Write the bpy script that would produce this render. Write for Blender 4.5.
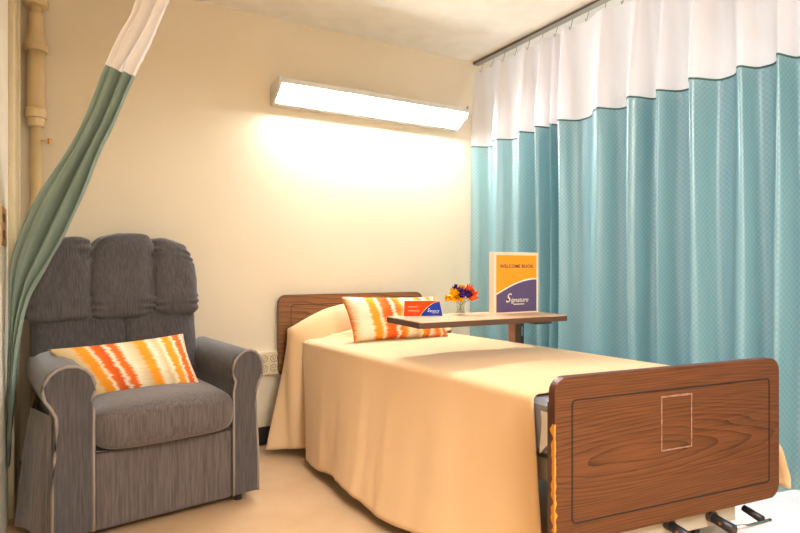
import bpy, bmesh, math, random
from mathutils import Vector, Matrix, noise
random.seed(7)
PI = math.pi
R = math.radians
for o in list(bpy.data.objects):
    bpy.data.objects.remove(o)
S = bpy.context.scene
COL = S.collection

# ------------------------------------------------------------------ camera
FPX = 570.0
YAW = 29.7
cam_d = bpy.data.cameras.new('camera')
cam = bpy.data.objects.new('camera', cam_d)
COL.objects.link(cam)
cam_d.sensor_width = 36.0
cam_d.lens = FPX / 800.0 * 36.0
cam_d.clip_start = 0.02
cam.location = (0, 0, 1.0)
cam.rotation_euler = (R(90), 0, R(-YAW))
S.camera = cam

# ------------------------------------------------------------------ world, light, exposure
S.view_settings.view_transform = 'Standard'
S.view_settings.look = 'None'
S.view_settings.gamma = 1.0
S.view_settings.use_curve_mapping = False
S.view_settings.exposure = 1.0
W = bpy.data.worlds.new('sky_world')
S.world = W
W.use_nodes = True
bg = W.node_tree.nodes['Background']
bg.inputs[0].default_value = (0.62, 0.80, 1.0, 1)
bg.inputs[1].default_value = 0.7

def area(name, loc, rot, sx, sy, power, color):
    d = bpy.data.lights.new(name, 'AREA')
    d.shape = 'RECTANGLE'; d.size = sx; d.size_y = sy
    d.energy = power; d.color = color
    o = bpy.data.objects.new(name, d); COL.objects.link(o)
    o.location = loc; o.rotation_euler = rot
    return o
WINDOW_W = 35.0
FILL_W = 42.0
UP_W = 46.0
LAMP_E = 36.0
# daylight just outside the window in the far wall behind the teal curtain
area('daylight_window', (5.05, 1.7, 1.45), (0, R(90), 0), 1.7, 2.6, WINDOW_W, (0.80, 0.90, 1.0))
# added unseen lights: down and up behind the camera, one beyond the curtain
area('added_fill_light', (1.0, -0.7, 2.05), (0, 0, 0), 1.2, 1.2, FILL_W, (0.93, 0.97, 1.0))
area('added_uplight', (1.0, -0.7, 2.14), (R(180), 0, 0), 1.1, 1.1, UP_W, (0.95, 0.97, 1.0))  # added upward light to brighten the ceiling
area('added_bay_light', (3.7, 1.6, 2.33), (0, 0, 0), 1.2, 0.6, 3.0, (0.93, 0.95, 1.0))

# ------------------------------------------------------------------ materials
def lin(c):
    return tuple(((v/255.0)/12.92 if v/255.0 <= .04045 else ((v/255.0+.055)/1.055)**2.4) for v in c)

def mat(name, rgb, rough=0.6, metal=0.0, spec=0.5, rgb2=None, scale=(8, 8, 8), detail=4, bump=0.0,
        bscale=None, contrast=(0.35, 0.65), emis=None, sheen=0.0, coat=0.0):
    m = bpy.data.materials.new(name); m.use_nodes = True
    nt = m.node_tree; N = nt.nodes; L = nt.links
    b = N['Principled BSDF']
    c = lin(rgb)
    b.inputs['Base Color'].default_value = (*c, 1)
    b.inputs['Roughness'].default_value = rough
    b.inputs['Metallic'].default_value = metal
    b.inputs['Specular IOR Level'].default_value = spec
    if sheen: b.inputs['Sheen Weight'].default_value = sheen; b.inputs['Sheen Roughness'].default_value = .4
    if coat: b.inputs['Coat Weight'].default_value = coat; b.inputs['Coat Roughness'].default_value = .12
    tc = N.new('ShaderNodeTexCoord')
    def noisy(sc, det):
        mp = N.new('ShaderNodeMapping'); mp.inputs['Scale'].default_value = sc
        L.new(tc.outputs['Object'], mp.inputs[0])
        n = N.new('ShaderNodeTexNoise'); n.inputs['Scale'].default_value = 1.0
        n.inputs['Detail'].default_value = det
        L.new(mp.outputs[0], n.inputs['Vector'])
        return n
    c2 = lin(rgb2) if rgb2 else tuple(v*.93 for v in c)
    n = noisy(scale, detail)
    r = N.new('ShaderNodeValToRGB')
    r.color_ramp.elements[0].position = contrast[0]; r.color_ramp.elements[1].position = contrast[1]
    r.color_ramp.elements[0].color = (*c, 1); r.color_ramp.elements[1].color = (*c2, 1)
    L.new(n.outputs['Fac'], r.inputs[0]); L.new(r.outputs[0], b.inputs['Base Color'])
    if bump:
        n2 = noisy(bscale or scale, detail)
        bp = N.new('ShaderNodeBump'); bp.inputs['Strength'].default_value = bump; bp.inputs['Distance'].default_value = .01
        L.new(n2.outputs['Fac'], bp.inputs['Height']); L.new(bp.outputs[0], b.inputs['Normal'])
    if emis:
        b.inputs['Emission Color'].default_value = (*emis[0], 1)
        b.inputs['Emission Strength'].default_value = emis[1]
    return m

def wood(name, dark, mid, light, along='X', center=(0, 0, 0), stretch=0.16, rings=26, rough=.38, dist=1.6):
    """plain sawn veneer: distorted rings seen from the side"""
    m = bpy.data.materials.new(name); m.use_nodes = True
    nt = m.node_tree; N = nt.nodes; L = nt.links
    b = N['Principled BSDF']; b.inputs['Roughness'].default_value = rough
    b.inputs['Specular IOR Level'].default_value = .35
    tc = N.new('ShaderNodeTexCoord')
    mp = N.new('ShaderNodeMapping')
    mp.inputs['Location'].default_value = center
    mp.inputs['Scale'].default_value = (stretch, 1, 1) if along == 'X' else (1, stretch, 1)
    L.new(tc.outputs['Object'], mp.inputs[0])
    n = N.new('ShaderNodeTexNoise'); n.inputs['Scale'].default_value = 5.0; n.inputs['Detail'].default_value = 3
    L.new(mp.outputs[0], n.inputs['Vector'])
    mx = N.new('ShaderNodeVectorMath'); mx.operation = 'SCALE'; mx.inputs['Scale'].default_value = 0.11*dist
    L.new(n.outputs['Color'], mx.inputs[0])
    ad = N.new('ShaderNodeVectorMath'); ad.operation = 'ADD'
    L.new(mp.outputs[0], ad.inputs[0]); L.new(mx.outputs[0], ad.inputs[1])
    w = N.new('ShaderNodeTexWave'); w.wave_type = 'RINGS'; w.rings_direction = 'SPHERICAL'; w.wave_profile = 'SAW'
    w.inputs['Scale'].default_value = rings/3.0
    w.inputs['Distortion'].default_value = 1.2; w.inputs['Detail'].default_value = 2; w.inputs['Detail Scale'].default_value = 2
    L.new(ad.outputs[0], w.inputs['Vector'])
    r = N.new('ShaderNodeValToRGB'); e = r.color_ramp.elements
    e[0].position = 0; e[0].color = (*lin(light), 1)
    e[1].position = 1; e[1].color = (*[v*.6 for v in lin(dark)], 1)
    k = e.new(.7); k.color = (*lin(mid), 1)
    L.new(w.outputs['Fac'], r.inputs[0])
    # fine pores
    mp2 = N.new('ShaderNodeMapping'); mp2.inputs['Scale'].default_value = (5, 5, 130) if along == 'X' else (130, 5, 130)
    L.new(tc.outputs['Object'], mp2.inputs[0])
    n2 = N.new('ShaderNodeTexNoise'); n2.inputs['Scale'].default_value = 1; n2.inputs['Detail'].default_value = 4
    L.new(mp2.outputs[0], n2.inputs['Vector'])
    r2 = N.new('ShaderNodeValToRGB'); r2.color_ramp.elements[0].position = .3; r2.color_ramp.elements[1].position = .62
    r2.color_ramp.elements[0].color = (*lin(dark), 1); r2.color_ramp.elements[1].color = (*lin(light), 1)
    L.new(n2.outputs['Fac'], r2.inputs[0])
    mixn = N.new('ShaderNodeMix'); mixn.data_type = 'RGBA'; mixn.inputs['Factor'].default_value = .42
    L.new(r.outputs[0], mixn.inputs['A']); L.new(r2.outputs[0], mixn.inputs['B'])
    L.new(mixn.outputs['Result'], b.inputs['Base Color'])
    return m

def cloth_translucent(name, rgb, trans, holes=0.0, rgb_t=None, check=None):
    m = bpy.data.materials.new(name); m.use_nodes = True
    nt = m.node_tree; N = nt.nodes; L = nt.links
    N.remove(N['Principled BSDF'])
    out = N['Material Output']
    d = N.new('ShaderNodeBsdfDiffuse'); d.inputs[0].default_value = (*lin(rgb), 1)
    t = N.new('ShaderNodeBsdfTranslucent'); t.inputs[0].default_value = (*lin(rgb_t or rgb), 1)
    if check:
        tc = N.new('ShaderNodeTexCoord')
        mp = N.new('ShaderNodeMapping'); mp.inputs['Scale'].default_value = (1, check, check)
        L.new(tc.outputs['UV'], mp.inputs[0])
        ck = N.new('ShaderNodeTexChecker'); ck.inputs['Scale'].default_value = check
        L.new(tc.outputs['UV'], ck.inputs['Vector'])
        c = lin(rgb); ck.inputs['Color1'].default_value = (*[v*1.06 for v in c], 1); ck.inputs['Color2'].default_value = (*[v*.92 for v in c], 1)
        L.new(ck.outputs[0], d.inputs[0])
        ck2 = N.new('ShaderNodeTexChecker'); ck2.inputs['Scale'].default_value = check
        L.new(tc.outputs['UV'], ck2.inputs['Vector'])
        c = lin(rgb_t or rgb); ck2.inputs['Color1'].default_value = (*[v*1.05 for v in c], 1); ck2.inputs['Color2'].default_value = (*[v*.92 for v in c], 1)
        L.new(ck2.outputs[0], t.inputs[0])
    gl = N.new('ShaderNodeBsdfAnisotropic'); gl.inputs['Roughness'].default_value = .36; gl.inputs['Color'].default_value = (.9, .95, .93, 1)
    dm = N.new('ShaderNodeMixShader'); dm.inputs[0].default_value = .18 if check else 0.0
    L.new(d.outputs[0], dm.inputs[1]); L.new(gl.outputs[0], dm.inputs[2])
    mx = N.new('ShaderNodeMixShader'); mx.inputs[0].default_value = trans
    L.new(dm.outputs[0], mx.inputs[1]); L.new(t.outputs[0], mx.inputs[2])
    last = mx
    if holes:
        tr = N.new('ShaderNodeBsdfTransparent')
        m2 = N.new('ShaderNodeMixShader'); m2.inputs[0].default_value = holes
        L.new(mx.outputs[0], m2.inputs[1]); L.new(tr.outputs[0], m2.inputs[2]); last = m2
    L.new(last.outputs[0], out.inputs[0])
    return m

def glass(name, rgb=(235, 245, 245)):
    m = bpy.data.materials.new(name); m.use_nodes = True
    N = m.node_tree.nodes; L = m.node_tree.links
    N.remove(N['Principled BSDF'])
    g = N.new('ShaderNodeBsdfGlossy'); g.inputs['Roughness'].default_value = .03
    t = N.new('ShaderNodeBsdfTransparent'); t.inputs[0].default_value = (*lin(rgb), 1)
    lw = N.new('ShaderNodeLayerWeight'); lw.inputs['Blend'].default_value = .25
    f = N.new('ShaderNodeMath'); f.operation = 'MULTIPLY'; f.inputs[1].default_value = .45; L.new(lw.outputs['Facing'], f.inputs[0])
    mx = N.new('ShaderNodeMixShader')
    L.new(f.outputs[0], mx.inputs[0]); L.new(t.outputs[0], mx.inputs[1]); L.new(g.outputs[0], mx.inputs[2])
    L.new(mx.outputs[0], N['Material Output'].inputs[0])
    return m

M = {}
M['wall'] = mat('cream_wall_paint', (229, 214, 187), .55, rgb2=(226, 210, 182), scale=(2, 2, 2), bump=.05, bscale=(60, 60, 60))
M['wall_bay'] = mat('pale_bay_wall_paint', (222, 226, 228), .7)
M['ceiling'] = mat('off_white_ceiling_paint', (246, 241, 230), .8, bump=.04, bscale=(80, 80, 80))
M['floor'] = mat('tan_vinyl_floor', (208, 172, 134), .22, rgb2=(200, 163, 124), scale=(5, 5, 5), spec=.5)
M['baseboard'] = mat('dark_rubber_baseboard', (44, 34, 32), .5)
M['door'] = mat('cream_door_paint', (232, 222, 200), .5)
M['casing'] = mat('cream_casing_paint', (214, 196, 156), .45)
M['brass'] = mat('brass', (196, 140, 70), .35, .9)
M['pipe'] = mat('cream_painted_pipe', (214, 186, 136), .4)
M['lamp_white'] = mat('white_enamel', (222, 218, 212), .4)
M['diffuser'] = mat('glowing_diffuser', (255, 250, 240), .4, emis=((0.97, 0.985, 1.0), LAMP_E))
M['column'] = mat('brown_grey_column', (128, 98, 78), .4, .3)
M['alu'] = mat('brushed_aluminium', (176, 172, 166), .35, .85)
M['chrome'] = mat('chrome', (220, 220, 225), .15, 1.0)
M['black'] = mat('black_rubber', (34, 30, 32), .45)
M['dark_metal'] = mat('dark_grey_metal', (92, 84, 80), .4, .6)
M['frame_metal'] = mat('beige_bed_metal', (190, 178, 160), .4, .2)
M['teal'] = cloth_translucent('teal_curtain_cloth', (142, 180, 178), .40, rgb_t=(136, 175, 192), check=1)
M['teal_hem'] = cloth_translucent('teal_hem_cloth', (84, 118, 112), .2)
M['mesh'] = cloth_translucent('white_curtain_mesh', (240, 234, 236), .45, holes=.16)
M['sage'] = cloth_translucent('sage_curtain_cloth', (142, 156, 142), .18)
M['mesh2'] = cloth_translucent('white_gathered_mesh', (246, 238, 232), .35, holes=.06)
M['spread'] = mat('apricot_bedspread', (235, 196, 149), .8, rgb2=(232, 191, 143), scale=(3, 3, 3), bump=.18, bscale=(7, 4, 7), sheen=.25, spec=.2)
M['mattress'] = mat('grey_vinyl_mattress', (150, 150, 160), .4)
M['sheet'] = mat('white_sheet', (232, 222, 210), .8)
M['chair'] = mat('grey_corduroy', (92, 86, 85), .85, rgb2=(72, 67, 67), scale=(150, 150, 9), detail=5, bump=.3, bscale=(190, 190, 14), contrast=(.36, .68), sheen=.35, spec=.2)
M['chair_light'] = mat('lighter_grey_corduroy', (108, 97, 92), .85, rgb2=(84, 76, 73), scale=(130, 130, 9), detail=5, bump=.3, bscale=(170, 170, 12), contrast=(.36, .68), sheen=.4, spec=.2)  # lighter, browner tone for near arm, seat, front panel and skirt
M['piping'] = mat('light_grey_piping', (150, 138, 128), .8)
M['wood_foot'] = wood('walnut_veneer', (56, 30, 15), (98, 56, 29), (114, 67, 36), center=(-.095, 0, -.50), stretch=.12, rings=100, dist=.9)
M['wood_head'] = wood('oak_veneer', (92, 56, 32), (132, 86, 50), (150, 102, 62), center=(.2, 0, .1), rings=40)
M['wood_edge'] = mat('brown_edge_band', (104, 56, 34), .4, rgb2=(86, 44, 26), scale=(30, 30, 6))
M['chipped'] = mat('chipped_raw_edge', (222, 150, 54), .8)
M['groove'] = mat('routed_groove', (34, 20, 18), .6)
M['residue'] = mat('sticker_residue', (168, 132, 114), .7, rgb2=(140, 100, 80), scale=(60, 60, 60))
M['laminate'] = wood('maple_laminate', (214, 166, 122), (228, 184, 140), (238, 200, 160), center=(.3, .5, 0), rings=20, rough=.3, dist=.8)
M['table_edge'] = mat('dark_table_edge', (92, 62, 46), .5)
M['ivory'] = mat('ivory_plastic', (228, 212, 176), .4)
M['slot'] = mat('dark_slot', (90, 70, 52), .6)
M['binder'] = mat('white_binder_vinyl', (240, 216, 190), .35)
M['paper_o'] = mat('orange_print', (250, 158, 20), .5)
M['paper_p'] = mat('purple_print', (92, 74, 112), .5)
M['paper_r'] = mat('red_orange_print', (236, 70, 22), .7, spec=.1)
M['paper_b'] = mat('blue_print', (34, 62, 160), .7, spec=.1)
M['paper_w'] = mat('cream_print', (250, 236, 214), .5)
M['ink'] = mat('navy_ink', (60, 48, 70), .6)
M['paper_faint'] = mat('faint_print', (246, 122, 72), .5)
M['paper_y'] = mat('yellow_print', (250, 200, 90), .5)
M['glass'] = glass('clear_glass', (250, 252, 252))
M['water'] = glass('stem_water', (248, 250, 246))
M['stem'] = mat('green_stem', (140, 140, 84), .6)
M['yellow'] = mat('yellow_petal', (255, 204, 20), .6, spec=.1, rgb2=(252, 172, 10), scale=(90, 90, 90))
M['purple'] = mat('purple_petal', (88, 42, 120), .6, spec=.1, rgb2=(64, 28, 96), scale=(90, 90, 90))
M['orange'] = mat('orange_petal', (246, 108, 24), .6, spec=.1, rgb2=(236, 80, 20), scale=(90, 90, 90))

def stripe_mat(name, stripes, width):
    """ikat stripes across local X (object coordinates), ragged edges"""
    m = bpy.data.materials.new(name); m.use_nodes = True
    N = m.node_tree.nodes; L = m.node_tree.links
    b = N['Principled BSDF']; b.inputs['Roughness'].default_value = .8; b.inputs['Specular IOR Level'].default_value = .2
    tc = N.new('ShaderNodeTexCoord'); sp = N.new('ShaderNodeSeparateXYZ')
    L.new(tc.outputs['UV'], sp.inputs[0])
    mp = N.new('ShaderNodeMapping'); mp.inputs['Scale'].default_value = (18, 10, 150)
    L.new(tc.outputs['Object'], mp.inputs[0])
    n = N.new('ShaderNodeTexNoise'); n.inputs['Scale'].default_value = 1; n.inputs['Detail'].default_value = 3
    L.new(mp.outputs[0], n.inputs['Vector'])
    a = N.new('ShaderNodeMath'); a.operation = 'MULTIPLY_ADD'; a.inputs[1].default_value = .08; a.inputs[2].default_value = -.04
    L.new(n.outputs['Fac'], a.inputs[0])
    s = N.new('ShaderNodeMath'); s.operation = 'ADD'
    L.new(sp.outputs['X'], s.inputs[0]); L.new(a.outputs[0], s.inputs[1])
    mr = N.new('ShaderNodeMapRange'); mr.inputs['From Min'].default_value = 0; mr.inputs['From Max'].default_value = 1
    L.new(s.outputs[0], mr.inputs['Value'])
    r = N.new('ShaderNodeValToRGB'); r.color_ramp.interpolation = 'LINEAR'
    e = r.color_ramp.elements
    e[0].position = stripes[0][0]; e[0].color = (*lin(stripes[0][1]), 1)
    e[1].position = stripes[-1][0]; e[1].color = (*lin(stripes[-1][1]), 1)
    for p, c in stripes[1:-1]:
        k = e.new(p); k.color = (*lin(c), 1)
    L.new(mr.outputs[0], r.inputs[0]); L.new(r.outputs[0], b.inputs['Base Color'])
    return m
CR, TN, YO, OR, DO = (246, 230, 200), (222, 188, 138), (250, 158, 40), (240, 112, 36), (226, 92, 24)
M['ikat_chair'] = stripe_mat('orange_ikat_cloth', [(0, TN), (.13, (232, 200, 150)), (.16, YO), (.22, YO), (.245, CR), (.27, OR), (.33, DO), (.36, CR), (.39, OR), (.43, OR), (.46, CR),
    (.56, TN), (.585, YO), (.64, YO), (.67, CR), (.74, TN), (.78, CR), (.80, YO), (.85, YO), (.88, CR), (.895, OR), (.94, DO), (.965, CR), (.985, OR), (1, CR)], .54)
M['ikat_bed'] = stripe_mat('orange_ikat_cloth_wide', [(0, OR), (.03, TN), (.1, CR), (.19, CR), (.215, YO), (.27, YO), (.295, CR), (.33, OR), (.41, DO), (.44, CR), (.47, OR), (.52, YO), (.55, CR),
    (.64, TN), (.68, CR), (.70, YO), (.76, OR), (.79, CR), (.85, OR), (.89, YO), (.915, CR), (.94, OR), (1, TN)], .54)

# ------------------------------------------------------------------ helpers
def link(name, bm, material, parent=None, smooth=False, loc=None, rot=None):
    me = bpy.data.meshes.new(name)
    bmesh.ops.recalc_face_normals(bm, faces=bm.faces[:])
    bm.to_mesh(me); bm.free()
    mats = material if isinstance(material, (list, tuple)) else [material]
    for mm in mats: me.materials.append(mm)
    if smooth:
        for p in me.polygons: p.use_smooth = True
    o = bpy.data.objects.new(name, me); COL.objects.link(o)
    if parent: o.parent = parent
    if loc: o.location = loc
    if rot: o.rotation_euler = rot
    return o
def tag(o, label, cat, group=None, kind=None):
    o['label'] = label; o['category'] = cat
    if group: o['group'] = group
    if kind: o['kind'] = kind
    return o
def thing(name, label, cat, loc=(0, 0, 0), rz=0, group=None):
    o = bpy.data.objects.new(name, None); COL.objects.link(o)
    o.empty_display_size = .05; o.location = loc; o.rotation_euler = (0, 0, rz)
    return tag(o, label, cat, group)
def struct(name, bm, m, parent=None, smooth=False):
    o = link(name, bm, m, parent, smooth)
    if not parent: o['kind'] = 'structure'
    return o
def box(bm, x0, x1, y0, y1, z0, z1, bev=0, seg=2):
    ret = bmesh.ops.create_cube(bm, size=1)
    vs = ret['verts']
    for v in vs:
        v.co = Vector(((x0+x1)/2+v.co.x*(x1-x0), (y0+y1)/2+v.co.y*(y1-y0), (z0+z1)/2+v.co.z*(z1-z0)))
    if bev:
        es = list({e for v in vs for e in v.link_edges})
        bmesh.ops.bevel(bm, geom=es, offset=bev, segments=seg, affect='EDGES', profile=.6)
    return bm
def boxb(*a, **k): return box(bmesh.new(), *a, **k)
def cyl(bm, p0, p1, r0, r1=None, n=20, cap=True):
    p0 = Vector(p0); p1 = Vector(p1); r1 = r0 if r1 is None else r1
    d = (p1-p0); q = d.to_track_quat('Z', 'Y')
    A = []; B = []
    for i in range(n):
        a = 2*PI*i/n; u = q @ Vector((math.cos(a), math.sin(a), 0))
        A.append(bm.verts.new(p0+u*r0)); B.append(bm.verts.new(p1+u*r1))
    for i in range(n):
        bm.faces.new((A[i], A[(i+1) % n], B[(i+1) % n], B[i]))
    if cap:
        bm.faces.new(list(reversed(A))); bm.faces.new(B)
    return bm
def cylb(*a, **k): return cyl(bmesh.new(), *a, **k)
def lathe(bm, prof, c=(0, 0, 0), n=28):
    rings = []
    for r, z in prof:
        rings.append([bm.verts.new((c[0]+r*math.cos(2*PI*i/n), c[1]+r*math.sin(2*PI*i/n), c[2]+z)) for i in range(n)])
    for a, b in zip(rings, rings[1:]):
        for i in range(n):
            bm.faces.new((a[i], a[(i+1) % n], b[(i+1) % n], b[i]))
    bm.faces.new(list(reversed(rings[0]))); bm.faces.new(rings[-1])
    return bm
def tube(bm, pts, r, n=8, closed=False):
    pts = [Vector(p) for p in pts]; m = len(pts); rings = []
    up = Vector((0, 0, 1))
    for i, p in enumerate(pts):
        a = pts[(i-1) % m] if (closed or i > 0) else p
        b = pts[(i+1) % m] if (closed or i < m-1) else p
        t = (b-a).normalized()
        q = t.to_track_quat('Z', 'Y')
        # stable frame
        s = t.cross(up)
        if s.length < .05: s = t.cross(Vector((1, 0, 0)))
        s.normalize(); w = s.cross(t)
        rings.append([bm.verts.new(p+(s*math.cos(2*PI*k/n)+w*math.sin(2*PI*k/n))*r) for k in range(n)])
    rg = range(m if closed else m-1)
    for i in rg:
        a = rings[i]; b = rings[(i+1) % m]
        for k in range(n):
            bm.faces.new((a[k], a[(k+1) % n], b[(k+1) % n], b[k]))
    if not closed:
        bm.faces.new(rings[0]); bm.faces.new(list(reversed(rings[-1])))
    return bm
def grid(bm, f, nu, nv, uvs=None):
    V = [[bm.verts.new(f(i/nu, j/nv)) for j in range(nv+1)] for i in range(nu+1)]
    uvl = bm.loops.layers.uv.verify() if uvs else None
    for i in range(nu):
        for j in range(nv):
            fc = bm.faces.new((V[i][j], V[i+1][j], V[i+1][j+1], V[i][j+1]))
            if uvs:
                for lp, (a, b) in zip(fc.loops, ((i, j), (i+1, j), (i+1, j+1), (i, j+1))):
                    lp[uvl].uv = uvs(a/nu, b/nv)
    return V
def prism(bm, pts, y0, y1, bev=0):
    """pts in xz, extruded along y"""
    A = [bm.verts.new((x, y0, z)) for x, z in pts]; B = [bm.verts.new((x, y1, z)) for x, z in pts]
    n = len(pts)
    f0 = bm.faces.new(A); f1 = bm.faces.new(list(reversed(B)))
    for i in range(n):
        bm.faces.new((A[i], B[i], B[(i+1) % n], A[(i+1) % n]))
    if bev:
        es = list(f0.edges)+list(f1.edges)
        bmesh.ops.bevel(bm, geom=es, offset=bev, segments=3, affect='EDGES', profile=.6)
    return bm
def rrect(x0, x1, z0, z1, r, n=8):
    P = []
    for cx, cz, a0 in ((x1-r, z1-r, 0), (x0+r, z1-r, 90), (x0+r, z0+r, 180), (x1-r, z0+r, 270)):
        for i in range(n+1):
            a = R(a0+90*i/n); P.append((cx+r*math.cos(a), cz+r*math.sin(a)))
    return P
def puff(bm, c, w, e=(.5, .5), nu=36, nv=24, wr=0.0, seed=0, fn=None, lat=(0, 0)):
    """superellipsoid cushion, w = full sizes"""
    def sg(v, p): return math.copysign(abs(v)**p, v)
    rows = []
    for j in range(nv+1):
        ph = -PI/2+PI*j/nv; row = []
        for i in range(nu):
            th = 2*PI*i/nu
            cp = sg(math.cos(ph), e[1])
            x = sg(math.cos(th), e[0])*cp; y = sg(math.sin(th), e[0])*cp; z = sg(math.sin(ph), e[1])
            p = Vector((x*w[0]/2, y*w[1]/2, z*w[2]/2))
            if fn: p = fn(p)
            if wr:
                q = p*14+Vector((seed, seed*2, 0)); 
                p += p.normalized()*noise.noise(q)*wr
            row.append(bm.verts.new(Vector(c)+p))
        rows.append(row)
    for a, b in zip(rows, rows[1:]):
        for i in range(nu):
            try: bm.faces.new((a[i], a[(i+1) % nu], b[(i+1) % nu], b[i]))
            except ValueError: pass
    bmesh.ops.remove_doubles(bm, verts=bm.verts[:], dist=1e-5)
    return bm
def text_mesh(name, body, size, material, parent, mtx, shear=0, spacing=1.0, bold=0.0, align='CENTER', extrude=0.0002):
    cu = bpy.data.curves.new(name, 'FONT'); cu.body = body; cu.size = size; cu.shear = shear
    cu.align_x = align; cu.space_character = spacing; cu.offset = bold; cu.extrude = extrude; cu.resolution_u = 3
    t = bpy.data.objects.new(name, cu); COL.objects.link(t)
    dg = bpy.context.evaluated_depsgraph_get()
    me = bpy.data.meshes.new_from_object(t.evaluated_get(dg))
    bpy.data.objects.remove(t); bpy.data.curves.remove(cu)
    me.transform(mtx); me.materials.clear(); me.materials.append(material); me.name = name
    o = bpy.data.objects.new(name, me); COL.objects.link(o); o.parent = parent
    return o
# text lies in XY; stand it up so it faces -Y
UP = Matrix.Rotation(R(90), 4, 'X')
def lerp(a, b, t): return a+(b-a)*t
def pw(t, pts):
    """piecewise linear with smooth ease"""
    if t <= pts[0][0]: return pts[0][1]
    for (a, va), (b, vb) in zip(pts, pts[1:]):
        if t <= b:
            k = (t-a)/(b-a); return va+(vb-va)*k
    return pts[-1][1]

# ================================================================== SETTING
YW = 3.165; XL = -0.23; H = 2.41; XR = 4.9; YB = -2.2
struct('floor', boxb(-1.5, XR+.1, YB-.1, YW+.1, -.05, 0), M['floor'])
struct('ceiling', boxb(-1.5, XR+.1, YB-.1, YW+.1, H, H+.06), M['ceiling'])
struct('wall_back', boxb(XL-.1, XR+.1, YW, YW+.1, 0, H), M['wall'])
struct('wall_front', boxb(-1.5, XR+.1, YB-.1, YB, 0, H), M['wall'])
struct('wall_left', boxb(XL-.1, XL, 2.72, YW, 0, H), M['wall'])
bm = bmesh.new(); box(bm, XL-.1, XL, 1.78, 1.86, 0, H); box(bm, -1.4, XL-.1, 1.78, 1.86, 0, H); box(bm, XL-.1, XL, 1.86, 2.72, 2.08, H)
struct('wall_return', bm, M['wall']).name = 'wall_recess'
struct('wall_side', boxb(-1.5, -1.4, YB, 1.86, 0, H), M['wall'])
# far wall of the curtained half, with the window opening
bm = bmesh.new()
box(bm, XR, XR+.1, YB, .4, 0, H); box(bm, XR, XR+.1, 3.0, YW, 0, H); box(bm, XR, XR+.1, .4, 3.0, 0, .6); box(bm, XR, XR+.1, .4, 3.0, 2.3, H)
struct('wall_right', bm, M['wall_bay'])
w1 = bpy.data.objects.new('window_1', None); COL.objects.link(w1); w1['kind'] = 'structure'
bm = bmesh.new()
for a, b, c, d in ((.4, .46, .6, 2.3), (2.94, 3.0, .6, 2.3), (1.67, 1.73, .6, 2.3), (.46, 2.94, .6, .66), (.46, 2.94, 2.24, 2.3)):
    box(bm, XR+.01, XR+.07, a, b, c, d)
link('window_frame', bm, M['lamp_white'], w1)
link('window_pane', boxb(XR+.035, XR+.04, .46, 2.94, .66, 2.24), M['glass'], w1)
struct('baseboard_back', boxb(XL, XR, YW-.012, YW, 0, .10, bev=.004), M['baseboard'])
struct('baseboard_left', boxb(XL, XL+.012, 3.1, YW-.012, 0, .10), M['baseboard'])
# door casing and the closed door beside it
d1 = bpy.data.objects.new('door_1', None); COL.objects.link(d1); d1['kind'] = 'structure'
link('door_panel', boxb(XL-.06, XL-.012, 1.86, 2.72, 0.01, 2.08), M['door'], d1)
bm = bmesh.new(); box(bm, XL-.011, XL+.003, 2.42, 2.70, 0, 2.08)
link('door_jamb', bm, M['door'], d1)
h = link('strike_plate', boxb(XL+.003, XL+.007, 2.44, 2.60, 1.075, 1.215, bev=.002), M['brass'], d1)
link('plate_slot', boxb(XL+.0065, XL+.009, 2.475, 2.53, 1.16, 1.19), M['slot'], h)
link('plate_slot', boxb(XL+.0065, XL+.009, 2.475, 2.53, 1.10, 1.13), M['slot'], h)
bm = bmesh.new(); box(bm, XL, XL+.022, 2.72, 2.80, 0, H-.002, bev=.005); box(bm, XL, XL+.012, 2.80, 3.0, 0, H-.002); box(bm, XL, XL+.02, 3.0, 3.04, 0, H-.002, bev=.006)
struct('trim_1', bm, M['casing'])

# made-up bodies for the added lights, out of view behind camera and curtain
for (x, y, sx, sy, lab) in ((1.0, -.7, 1.24, 1.24, 'added square white hanging light, unseen behind the camera'), (3.7, 1.6, 1.24, .64, 'added long white ceiling light, unseen beyond the teal curtain')):
    t = thing('added_light', lab, 'ceiling light', (x, y, H if x > 2 else 2.13))
    bm = bmesh.new()
    for a in (-1, 1):
        box(bm, a*sx/2-.02, a*sx/2+.02, -sy/2, sy/2, -.07, 0); box(bm, -sx/2, sx/2, a*sy/2-.02, a*sy/2+.02, -.07, 0)
    link('frame', bm, M['lamp_white'], t)
    if x < 2:
        for a in (-1, 1):
            link('hanging_rod', cylb((a*.58, 0, 0), (a*.58, 0, H-2.13), .006, n=8), M['alu'], t)

# ================================================================== WALL LAMP
lx0, lx1 = .955, 2.205
wl = thing('wall_light', 'long white fluorescent light glowing on the wall above the bed', 'wall light', (.012, YW, .022))
prof = [(0, 2.0), (-.165, 2.005), (-.172, 1.975), (-.155, 1.970), (-.012, 1.985), (0, 1.985)]
def prism_x(bm, pts, x0, x1):
    A = [bm.verts.new((x0, y, z)) for y, z in pts]; B = [bm.verts.new((x1, y, z)) for y, z in pts]
    n = len(pts); bm.faces.new(A); bm.faces.new(list(reversed(B)))
    for i in range(n): bm.faces.new((A[i], B[i], B[(i+1) % n], A[(i+1) % n]))
    return bm
link('housing', prism_x(bmesh.new(), prof, lx0, lx1), M['lamp_white'], wl)
link('backplate', boxb(lx0, lx1, -.012, 0, 1.895, 1.985), M['lamp_white'], wl)
link('bottom_lip', boxb(lx0+.004, lx1-.004, -.066, 0, 1.888, 1.895), M['lamp_white'], wl)
link('diffuser', prism_x(bmesh.new(), [(-.165, 1.975), (-.158, 1.950), (-.060, 1.896), (-.06, 1.97)], lx0+.006, lx1-.006), M['diffuser'], wl)
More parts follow.
